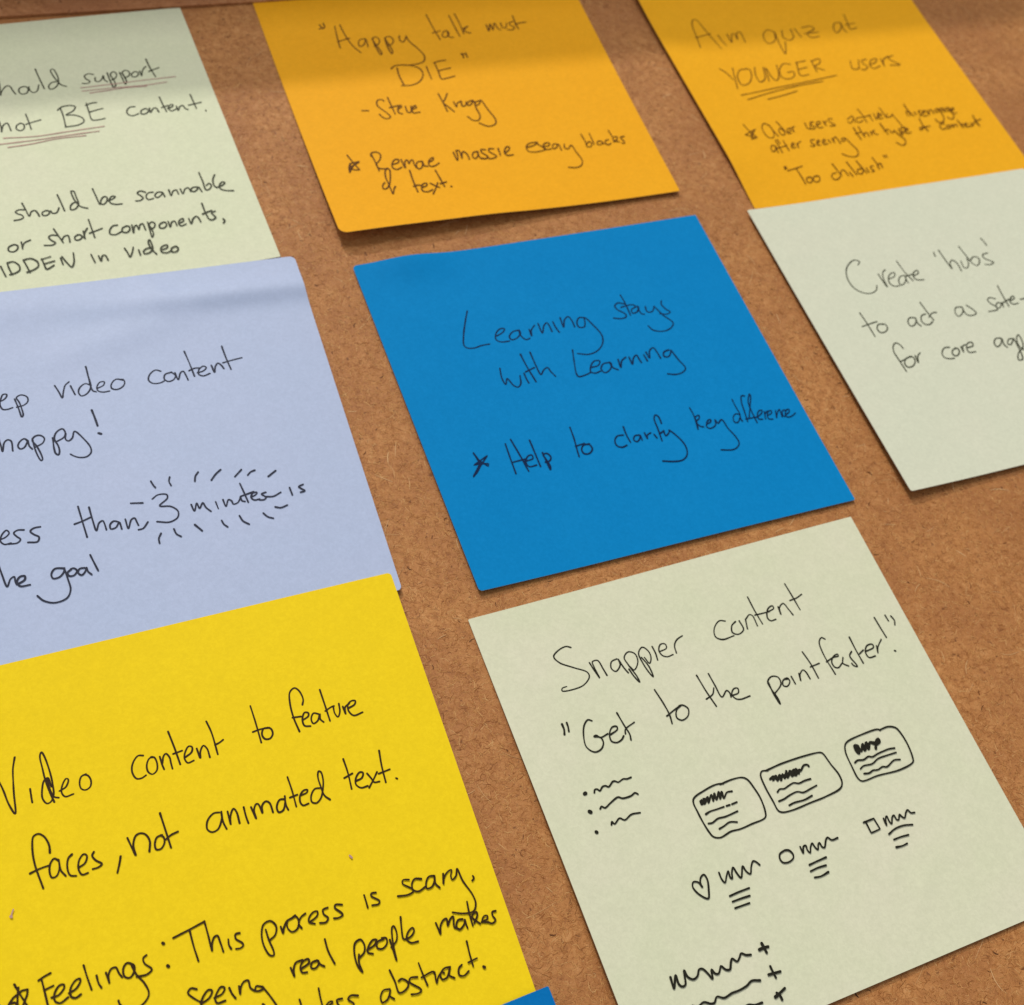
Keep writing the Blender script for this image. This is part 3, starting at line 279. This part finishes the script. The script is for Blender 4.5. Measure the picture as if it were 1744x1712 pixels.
# ------------------------------------------------------------------ helpers
def link(o, parent=None):
    scene.collection.objects.link(o)
    if parent is not None: o.parent = parent
    return o
def mesh_obj(name, V, F, mat, parent=None, smooth=True):
    me = bpy.data.meshes.new(name)
    me.from_pydata([tuple(v) for v in V], [], F)
    if smooth: me.polygons.foreach_set('use_smooth', [True] * len(me.polygons))
    me.materials.append(mat); me.update()
    return link(bpy.data.objects.new(name, me), parent)
def nodes(name):
    m = bpy.data.materials.new(name); m.use_nodes = True
    nt = m.node_tree; b = nt.nodes['Principled BSDF']
    return m, nt, b
def noise(nt, vec, scale, detail=4, rough=0.6, dist=0.0):
    n = nt.nodes.new('ShaderNodeTexNoise')
    n.inputs['Scale'].default_value = scale; n.inputs['Detail'].default_value = detail
    n.inputs['Roughness'].default_value = rough; n.inputs['Distortion'].default_value = dist
    nt.links.new(vec, n.inputs['Vector']); return n.outputs['Fac']
def ramp(nt, fac, stops):
    r = nt.nodes.new('ShaderNodeValToRGB'); nt.links.new(fac, r.inputs[0])
    while len(r.color_ramp.elements) < len(stops): r.color_ramp.elements.new(0.5)
    for e, (p, c) in zip(r.color_ramp.elements, stops):
        e.position = p; e.color = (*c, 1) if len(c) == 3 else c
    return r.outputs[0]
def mix(nt, fac, a, b, mode='MIX'):
    m = nt.nodes.new('ShaderNodeMix'); m.data_type = 'RGBA'; m.blend_type = mode
    for s, v in ((m.inputs[0], fac), (m.inputs[6], a), (m.inputs[7], b)):
        if hasattr(v, 'is_output'): nt.links.new(v, s)
        else: s.default_value = v if not isinstance(v, tuple) else (*v, 1)[:4]
    return m.outputs[2]
def bump(nt, b, h, strength, dist, prev=None):
    n = nt.nodes.new('ShaderNodeBump'); n.inputs['Strength'].default_value = strength
    n.inputs['Distance'].default_value = dist
    nt.links.new(h, n.inputs['Height'])
    if prev is not None: nt.links.new(prev, n.inputs['Normal'])
    nt.links.new(n.outputs[0], b.inputs['Normal']); return n.outputs[0]

def paper(name, col, warm, rough=0.6, spec=0.08):
    m, nt, b = nodes(name)
    tc = nt.nodes.new('ShaderNodeTexCoord').outputs['Object']
    n1 = noise(nt, tc, 60, 3, 0.5)
    n2 = noise(nt, tc, 1500, 4, 0.8, 0.6)
    n3 = noise(nt, tc, 420, 4, 0.7, 0.4)
    c = mix(nt, ramp(nt, n1, [(0.32, (0, 0, 0)), (0.7, (1, 1, 1))]), col, warm)
    d = tuple(x * 0.84 for x in col); l = tuple(min(0.9, x * 1.08 + 0.004) for x in col)
    c = mix(nt, ramp(nt, n2, [(0.32, (0.42,) * 3), (0.56, (0,) * 3)]), c, d)
    c = mix(nt, ramp(nt, n2, [(0.50, (0,) * 3), (0.70, (0.5,) * 3)]), c, l)
    c = mix(nt, ramp(nt, n3, [(0.35, (0.22,) * 3), (0.65, (0,) * 3)]), c, d)
    nt.links.new(c, b.inputs['Base Color'])
    b.inputs['Roughness'].default_value = rough
    b.inputs['Specular IOR Level'].default_value = spec
    p = bump(nt, b, n3, 0.35, 0.00004)
    bump(nt, b, n2, 0.5, 0.00003, p)
    return m
def ink(name, col, rough=0.5):
    m, nt, b = nodes(name)
    tc = nt.nodes.new('ShaderNodeTexCoord').outputs['Object']
    n = noise(nt, tc, 1800, 3, 0.7)
    c = mix(nt, ramp(nt, n, [(0.35, (0,) * 3), (0.75, (1,) * 3)]), col, tuple(x * 1.6 + 0.003 for x in col))
    nt.links.new(c, b.inputs['Base Color'])
    b.inputs['Roughness'].default_value = rough; b.inputs['Specular IOR Level'].default_value = 0.06
    return m

# ------------------------------------------------------------------ fibreboard
def board_material(name, tint=(1, 1, 1), rough=0.58):
    m, nt, b = nodes(name)
    tc = nt.nodes.new('ShaderNodeTexCoord').outputs['Object']
    big = noise(nt, tc, 45, 3, 0.55, 0.3)
    med = noise(nt, tc, 520, 5, 0.75, 0.5)
    fine = noise(nt, tc, 2100, 4, 0.8, 1.6)
    T = lambda c: tuple(a * t for a, t in zip(c, tint))
    c = ramp(nt, med, [(0.27, T((0.21, 0.074, 0.019))), (0.44, T((0.425, 0.178, 0.056))),
                       (0.56, T((0.500, 0.225, 0.076))), (0.74, T((0.64, 0.335, 0.140)))])
    c = mix(nt, ramp(nt, big, [(0.38, (0,) * 3), (0.64, (0.62,) * 3)]), c, T((0.335, 0.130, 0.045)), 'MIX')
    c = mix(nt, ramp(nt, fine, [(0.30, (0.75,) * 3), (0.47, (0,) * 3)]), c, T((0.17, 0.055, 0.016)))
    c = mix(nt, ramp(nt, fine, [(0.56, (0,) * 3), (0.74, (0.5,) * 3)]), c, T((0.62, 0.33, 0.155)))
    fl = noise(nt, tc, 1150, 2, 0.5, 0.8)
    c = mix(nt, ramp(nt, fl, [(0.24, (0.85,) * 3), (0.36, (0,) * 3)]), c, T((0.10, 0.030, 0.008)))
    nt.links.new(c, b.inputs['Base Color'])
    b.inputs['Roughness'].default_value = rough
    b.inputs['Specular IOR Level'].default_value = 0.22
    p = bump(nt, b, med, 0.6, 0.00022)
    bump(nt, b, fine, 0.6, 0.00010, p)
    return m
MAT_BOARD = board_material("fibreboard", (1.0, 0.975, 0.88))
def slab(name, poly, z0, z1, mat, parent=None):
    n = len(poly)
    V = [(x * MM, y * MM, z0 * MM) for x, y in poly] + [(x * MM, y * MM, z1 * MM) for x, y in poly]
    F = [list(range(n))[::-1], list(range(n, 2 * n))] + [[i, (i + 1) % n, n + (i + 1) % n, n + i] for i in range(n)]
    return mesh_obj(name, V, F, mat, parent, smooth=False)
ca, sa = math.cos(math.radians(37)), math.sin(math.radians(37))
def tilted(a, b): return (a * ca - b * sa, a * sa + b * ca)      # a along the notes' top edges, b across them
board = slab("fibreboard_surface", [tilted(a, b) for a, b in ((-520, -330), (560, -330), (560, 620), (-520, 620))], -6, 0, MAT_BOARD)
board['kind'] = 'structure'

def fibre_mesh(name, n, xr, yr, mat, z0, parent, seed, inside=None, lmin=0.35, lmax=2.4, wide=1.0, bend=1.0):
    r = np.random.default_rng(seed)
    x = r.uniform(*xr, n * 6); y = r.uniform(*yr, n * 6)
    if inside is not None:
        k = inside(x, y); x, y = x[k], y[k]
    x, y = x[:n], y[:n]; n = len(x)
    S = 5
    L = lmin + (lmax - lmin) * r.beta(1.3, 3.2, n)
    a = r.uniform(0, 2 * np.pi, n); cur = r.normal(0, 0.6, n) / np.maximum(L, 0.8); c2 = r.normal(0, 0.7, n)
    w = r.uniform(0.020, 0.052, n) * wide; cur *= bend; c2 *= bend
    t = np.linspace(0, 1, S)
    ang = a[:, None] + cur[:, None] * L[:, None] * t + c2[:, None] * np.sin(t * np.pi * 1.5)
    step = L[:, None] / (S - 1)
    X = x[:, None] + np.cumsum(np.cos(ang) * step, 1); Y = y[:, None] + np.cumsum(np.sin(ang) * step, 1)
    taper = (0.35 + 0.65 * np.sin(np.pi * (0.1 + 0.8 * t)))
    Wd = w[:, None] * taper
    nx, ny = -np.sin(ang), np.cos(ang)
    Z = z0 + np.linspace(0, 0.02, n)[:, None] + 0.012 * np.sin(np.pi * t)[None, :]
    V = np.empty((n, S, 2, 3)); V[..., 0, 0] = X + nx * Wd; V[..., 0, 1] = Y + ny * Wd
    V[..., 1, 0] = X - nx * Wd; V[..., 1, 1] = Y - ny * Wd; V[..., 0, 2] = Z; V[..., 1, 2] = Z
    V = V.reshape(-1, 3) * MM
    base = (np.arange(n) * S * 2)[:, None] + (np.arange(S - 1) * 2)[None, :]
    F = np.stack([base + 1, base + 3, base + 2, base], -1).reshape(-1, 4)
    me = bpy.data.meshes.new(name)
    me.vertices.add(len(V)); me.vertices.foreach_set('co', V.ravel())
    me.loops.add(F.size); me.loops.foreach_set('vertex_index', F.ravel().astype(np.int32))
    me.polygons.add(len(F)); me.polygons.foreach_set('loop_start', np.arange(0, F.size, 4, dtype=np.int32))
    tone = np.repeat(r.uniform(0, 1, n), S * 2)
    at = me.attributes.new('tone', 'FLOAT', 'POINT'); at.data.foreach_set('value', tone)
    me.materials.append(mat); me.update(); me.validate()
    o = link(bpy.data.objects.new(name, me), parent); o['kind'] = 'stuff'
    return o
def fibre_mat(name, stops):
    m, nt, b = nodes(name)
    a = nt.nodes.new('ShaderNodeAttribute'); a.attribute_name = 'tone'
    nt.links.new(ramp(nt, a.outputs['Fac'], stops), b.inputs['Base Color'])
    b.inputs['Roughness'].default_value = 0.6; b.inputs['Specular IOR Level'].default_value = 0.12
    return m
MAT_FIB = fibre_mat("wood_fibre", [(0.0, (0.19, 0.060, 0.013)), (0.18, (0.34, 0.125, 0.033)), (0.45, (0.45, 0.188, 0.056)),
                                   (0.90, (0.55, 0.275, 0.092)), (1.0, (0.64, 0.37, 0.15))])
def on_view(x, y):                                                # the stretch of board in front of the lens
    ok = (y > 8) & (y < 350) & (x > -170) & (x < 115) & (y < 300 + 0.9 * x + 20) & (y > 24 - 0.2 * x) & (y > 0.9 * x - 20)
    for q in QUADS.values():                                      # bare board only, not under the notes
        ins = np.ones(len(x), bool)
        for i in range(4):
            (ax, ay), (bx, by) = q[i], q[(i + 1) % 4]
            ins &= ((bx - ax) * (y - ay) - (by - ay) * (x - ax)) < -1.2 * 76
        ok &= ~ins
    return ok
fibre_mesh("wood_fibres", 130000, (-190, 130), (0, 380), MAT_FIB, 0.006, board, 5, on_view)
MAT_SPL = fibre_mat("pale_splinter", [(0.0, (0.50, 0.25, 0.095)), (1.0, (0.68, 0.42, 0.20))])
fibre_mesh("pale_splinters", 420, (-190, 130), (0, 380), MAT_SPL, 0.03, board, 8, on_view, 1.2, 7.0, 1.5, 0.25)
MAT_PIT = fibre_mat("dark_fleck", [(0.0, (0.055, 0.018, 0.006)), (1.0, (0.15, 0.05, 0.015))])
fibre_mesh("dark_flecks", 340, (-190, 130), (0, 380), MAT_PIT, 0.028, board, 9, on_view, 0.4, 2.0, 2.2, 0.5)

# the second sheet lying over the far edge
sheet_mat = board_material("smooth_brown_card", (1.02, 0.97, 1.05), 0.5)
pts = [tuple(p) for p in SHEET_EDGE]
far = [(p[0] - 90, p[1] + 120) for p in pts]
sheet = slab("brown_board_offcut", pts + far[::-1], 0.05, 0.60, sheet_mat)
sheet['label'] = "brown board strip lying along the far edge above the pale green note"
sheet['category'] = "board strip"

# ------------------------------------------------------------------ the notes
PAPER = {
    'A': paper("pale_green_paper", (0.665, 0.69, 0.475), (0.685, 0.685, 0.495)),
    'B': paper("orange_paper", (0.83, 0.375, 0.009), (0.84, 0.39, 0.011)),
    'C': paper("amber_paper", (0.82, 0.385, 0.010), (0.83, 0.40, 0.012)),
    'D': paper("pale_green_paper_right", (0.64, 0.655, 0.5), (0.655, 0.655, 0.505)),
    'E': paper("blue_paper", (0.002, 0.205, 0.5), (0.003, 0.215, 0.515), 0.6, 0.03),
    'F': paper("lavender_paper", (0.395, 0.465, 0.64), (0.41, 0.47, 0.645), 0.5, 0.22),
    'G': paper("yellow_paper", (0.85, 0.605, 0.008), (0.845, 0.59, 0.007)),
    'H': paper("pale_green_paper_front", (0.645, 0.655, 0.455), (0.69, 0.665, 0.495)),
    'I': paper("deep_blue_paper", (0.002, 0.15, 0.43), (0.003, 0.16, 0.45), 0.6, 0.03),
}
INK = {'A': ink("ink_on_green", (0.036, 0.038, 0.022)), 'B': ink("ink_on_orange", (0.080, 0.028, 0.004)),
       'C': ink("ink_on_amber", (0.110, 0.042, 0.004)), 'D': ink("ink_on_pale", (0.042, 0.044, 0.026)),
       'E': ink("ink_on_blue", (0.001, 0.010, 0.045)), 'F': ink("ink_on_lavender", (0.020, 0.022, 0.038)),
       'G': ink("ink_on_yellow", (0.028, 0.014, 0.004)), 'H': ink("ink_on_front_green", (0.014, 0.013, 0.008)),
       'red': ink("reddish_ink", (0.370, 0.215, 0.185))}
WIDTH = {'A': 0.29, 'B': 0.30, 'C': 0.285, 'D': 0.29, 'E': 0.29, 'F': 0.285, 'G': 0.27, 'H': 0.26, 'red': 0.23}
LABEL = {
    'A': "pale green sticky note with red underlines, above the lavender note",
    'B': "orange sticky note with lifted lower left corner, directly above the whole blue note",
    'C': "amber orange sticky note about a quiz, tucked under a pale green note",
    'D': "pale green sticky note headed Create hubs, cut off at the right edge",
    'E': "bright blue sticky note lying whole in the middle of the board",
    'F': "lavender sticky note with ticks drawn around 3 minutes",
    'G': "yellow sticky note about video content, overlapping the lavender note",
    'H': "pale green sticky note with drawn cards, a heart, a circle and a square",
    'I': "dark blue sticky note corner overlapping the bottom of the yellow note",
}
_in = [0, 0.15, 0.35, 0.6, 0.9, 1.3, 1.8, 2.4]                       # grid lines close together along the edges (mm)
GRID = np.array(_in + list(np.linspace(3.1, 72.9, 90)) + [76 - x for x in _in[::-1]]) / 76.0
N = len(GRID) - 1
EDGE = {}
for _k, _m in PAPER.items():                                        # the cut edge is paler than the face of the paper
    _c = {'A': (0.75, 0.74, 0.60), 'B': (0.85, 0.50, 0.12), 'C': (0.85, 0.50, 0.12), 'D': (0.72, 0.71, 0.58), 'E': (0.15, 0.42, 0.70),
          'F': (0.62, 0.64, 0.78), 'G': (0.88, 0.74, 0.30), 'H': (0.80, 0.74, 0.58), 'I': (0.05, 0.25, 0.55)}[_k]
    _e, _nt, _b = nodes(_m.name + "_edge"); _b.inputs['Base Color'].default_value = (*_c, 1); _b.inputs['Roughness'].default_value = 0.7
    EDGE[_k] = _e
CORNER = {'B': (0.5, 0.4, 0.5, 1.7), 'E': (0.9, 0.3, 0.3, 0.7), 'F': (0.5, 1.2, 0.8, 0.5), 'G': (0.5, 0.7, 0.4, 0.5), 'D': (0.3, 0.4, 0.5, 0.5)}
class Sheet:
    def __init__(s, k):
        s.k = k; s.q = np.array(QUADS[k]); s.c = s.q.mean(0)
        U, Vv = np.meshgrid(GRID, GRID)
        s.Z = lift(k, U, Vv)
        s.e1 = (s.q[1] - s.q[0]) / 76.0; s.e2 = (s.q[3] - s.q[0]) / 76.0
    def xy(s, u, v):
        u = np.asarray(u)[..., None]; v = np.asarray(v)[..., None]; q = s.q
        return (1 - u) * (1 - v) * q[0] + u * (1 - v) * q[1] + u * v * q[2] + (1 - u) * v * q[3]
    def z(s, u, v):
        u = np.clip(u, 0, 0.99999); v = np.clip(v, 0, 0.99999)
        i = np.searchsorted(GRID, u, side='right') - 1; j = np.searchsorted(GRID, v, side='right') - 1
        fa = (u - GRID[i]) / (GRID[i + 1] - GRID[i]); fb = (v - GRID[j]) / (GRID[j + 1] - GRID[j]); Z = s.Z
        return (Z[j, i] * (1 - fa) * (1 - fb) + Z[j, i + 1] * fa * (1 - fb) + Z[j + 1, i] * (1 - fa) * fb + Z[j + 1, i + 1] * fa * fb)
    def P(s, u, v, dz=0.0):
        xy = s.xy(u, v) - s.c
        return np.concatenate([xy, (s.z(u, v) + dz)[..., None]], -1) * MM
def build_note(k):
    s = Sheet(k); U, Vv = np.meshgrid(GRID, GRID)
    # slightly rounded, very slightly uneven outline
    for (cu, cv), rr in zip(((0, 0), (1, 0), (1, 1), (0, 1)), CORNER.get(k, (0.25,) * 4)):
        r = rr / 76.0
        a = r - np.abs(U - cu); bb = r - np.abs(Vv - cv); h = np.hypot(a, bb)
        m = (a > 0) & (bb > 0) & (h > r)
        f = np.where(m, r / np.maximum(h, 1e-9), 1.0)
        U = np.where(m, cu + (1 - 2 * cu) * (r - a * f), U); Vv = np.where(m, cv + (1 - 2 * cv) * (r - bb * f), Vv)
    top = s.P(U, Vv)
    bot = top.copy(); bot[..., 2] -= 0.12 * MM
    V = np.concatenate([top.reshape(-1, 3), bot.reshape(-1, 3)]); n1 = (N + 1) ** 2
    F = []
    for j in range(N):
        for i in range(N):
            a = j * (N + 1) + i; b = a + 1; c = a + N + 2; d = a + N + 1
            F.append((a, d, c, b)); F.append((n1 + a, n1 + b, n1 + c, n1 + d))
    top_faces = len(F)
    ring = [i for i in range(N)] + [(j * (N + 1) + N) for j in range(N)] + [N * (N + 1) + i for i in range(N, 0, -1)] + [j * (N + 1) for j in range(N, 0, -1)]
    V = np.concatenate([V, V[ring], V[[n1 + i for i in ring]]]); R = len(ring); o1 = 2 * n1
    for i in range(R):
        j = (i + 1) % R
        F.append((o1 + i, o1 + j, o1 + R + j, o1 + R + i))
    o = mesh_obj("sticky_note", V, F, PAPER[k])
    me = o.data; me.materials.append(EDGE[k])
    me.polygons.foreach_set('material_index', [0] * top_faces + [1] * (len(F) - top_faces))
    sm = [True] * top_faces + [False] * (len(F) - top_faces)
    me.polygons.foreach_set('use_smooth', sm)
    o.location = (s.c[0] * MM, s.c[1] * MM, 0)
    o['label'] = LABEL[k]; o['category'] = "sticky note"; o['group'] = "sticky notes on the brown board"
    s.obj = o
    return s

def smooth_path(p, step, straight=False):
    """Catmull-Rom through the pen positions (mm), resampled about every step mm"""
    if straight and len(p) > 2:
        return np.vstack([smooth_path(p[i:i + 2], step)[:-1] for i in range(len(p) - 1)] + [p[-1:]])
    if len(p) == 2:
        n = max(3, int(np.linalg.norm(p[1] - p[0]) / step) + 1)
        t = np.linspace(0, 1, n)[:, None]; return p[0] * (1 - t) + p[1] * t
    q = np.vstack([2 * p[0] - p[1], p, 2 * p[-1] - p[-2]]); out = []
    for i in range(1, len(q) - 2):
        p0, p1, p2, p3 = q[i - 1:i + 3]
        # centripetal spacing keeps tight corners free of loops
        d = [max(1e-3, np.linalg.norm(b - a)) ** 0.5 for a, b in ((p0, p1), (p1, p2), (p2, p3))]
        t0, t1, t2, t3 = 0, d[0], d[0] + d[1], sum(d)
        n = max(2, int(np.linalg.norm(p2 - p1) / step) + 1)
        t = np.linspace(t1, t2, n, endpoint=False)[:, None]
        A1 = (t1 - t) / (t1 - t0) * p0 + (t - t0) / (t1 - t0) * p1
        A2 = (t2 - t) / (t2 - t1) * p1 + (t - t1) / (t2 - t1) * p2
        A3 = (t3 - t) / (t3 - t2) * p2 + (t - t2) / (t3 - t2) * p3
        B1 = (t2 - t) / (t2 - t0) * A1 + (t - t0) / (t2 - t0) * A2
        B2 = (t3 - t) / (t3 - t1) * A2 + (t - t1) / (t3 - t1) * A3
        out.append((t2 - t) / (t2 - t1) * B1 + (t - t1) / (t2 - t1) * B2)
    out.append(p[-1][None, :])
    return np.vstack(out)

def stroke_mesh(s, strokes, w, V, F, zoff, straight=False):
    for st in strokes:
        p = np.array(st, float).reshape(-1, 2) / 9999.0 * 76.0          # mm along the note's own edges
        c = smooth_path(p, 0.22, straight)
        keep = np.r_[True, np.linalg.norm(np.diff(c, axis=0), axis=1) > 1e-4]; c = c[keep]
        if len(c) < 2: continue
        d = np.gradient(c, axis=0); d /= np.maximum(np.linalg.norm(d, axis=1), 1e-9)[:, None]
        nrm = np.stack([-d[:, 1], d[:, 0]], 1)
        n = len(c)
        wob = np.interp(np.arange(n), np.arange(0, n + 12, 6), rng.normal(0, 0.09, len(np.arange(0, n + 12, 6))))
        hw = w * 0.5 * (1 + wob)
        hw[:3] *= 1.10; hw[-2:] *= 1.06
        # round ends
        cap0 = [c[0] - d[0] * hw[0] * k for k in (0.97, 0.75, 0.4)]; cw0 = [hw[0] * k for k in (0.25, 0.66, 0.92)]
        cap1 = [c[-1] + d[-1] * hw[-1] * k for k in (0.4, 0.75, 0.97)]; cw1 = [hw[-1] * k for k in (0.92, 0.66, 0.25)]
        C = np.vstack([cap0, c, cap1]); HW = np.r_[cw0, hw, cw1]
        NR = np.vstack([[nrm[0]] * 3, nrm, [nrm[-1]] * 3])
        zz = zoff[0] + np.linspace(0, 0.004, len(C)); zoff[0] += 0.0015
        L = (C + NR * HW[:, None]) / 76.0; R = (C - NR * HW[:, None]) / 76.0
        b = len(V)
        PL = s.P(L[:, 0], L[:, 1]); PR = s.P(R[:, 0], R[:, 1]); PC = s.P(C[:, 0] / 76, C[:, 1] / 76)
        for i in range(len(C)):
            for Q in (PL, PC, PR):
                q = Q[i].copy(); q[2] += zz[i] * MM; V.append(q)
        for i in range(len(C) - 1):
            a = b + i * 3
            F.append((a, a + 1, a + 4, a + 3)); F.append((a + 1, a + 2, a + 5, a + 4))

NAMES = {'word': "written_word", 'underline': "underline", 'tick': "tick_mark", 'quotation_mark': "quotation_mark",
         'exclamation_mark': "exclamation_mark", 'star': "star", 'dash': "dash", 'digit': "written_digit", 'colon': "colon",
         'full_stop': "full_stop", 'bullet': "bullet_point", 'squiggle': "squiggle", 'card_outline': "card_outline",
         'scribble': "scribble", 'text_line': "text_line", 'heart': "heart", 'circle': "circle", 'square': "square",
         'plus_sign': "plus_sign", 'ink_speck': "ink_speck"}
notes = {k: build_note(k) for k in 'ABCDEFGHI'}
zo = {k: [0.022] for k in notes}
for line in STROKES.strip().splitlines():
    hd, body = line.split(':'); k, kind, ik, wf = hd.split()
    s = notes[k]; red = ik == 'red'
    w = WIDTH['red' if red else k] * float(wf)
    if k == 'H' and kind not in ('word', 'quotation_mark', 'exclamation_mark', 'bullet'): w *= 1.10
    V, F = [], []
    stroke_mesh(s, [[float(x) for x in t.split()] for t in body.split('/')], w, V, F, zo[k], kind in ('star', 'square'))
    o = mesh_obj(NAMES[kind], V, F, INK['red' if red else k], s.obj)
    if red and kind == 'underline': o['label'] = "thin reddish brown underline"

# ------------------------------------------------------------------ an unseen rail, added to cast the shade across the far notes
fm, fnt, fb = nodes("shade_rail_paint")
fb.inputs['Base Color'].default_value = (0.55, 0.53, 0.50, 1); fb.inputs['Roughness'].default_value = 0.5
b0 = (132.0 * sa + 174.5 * ca) + 50.0
rail = slab("shade_rail", [tilted(a, b) for a, b in ((-480, b0), (520, b0), (520, b0 + 45), (-480, b0 + 45))], 0.0, 36.0, fm)
rail['kind'] = 'structure'
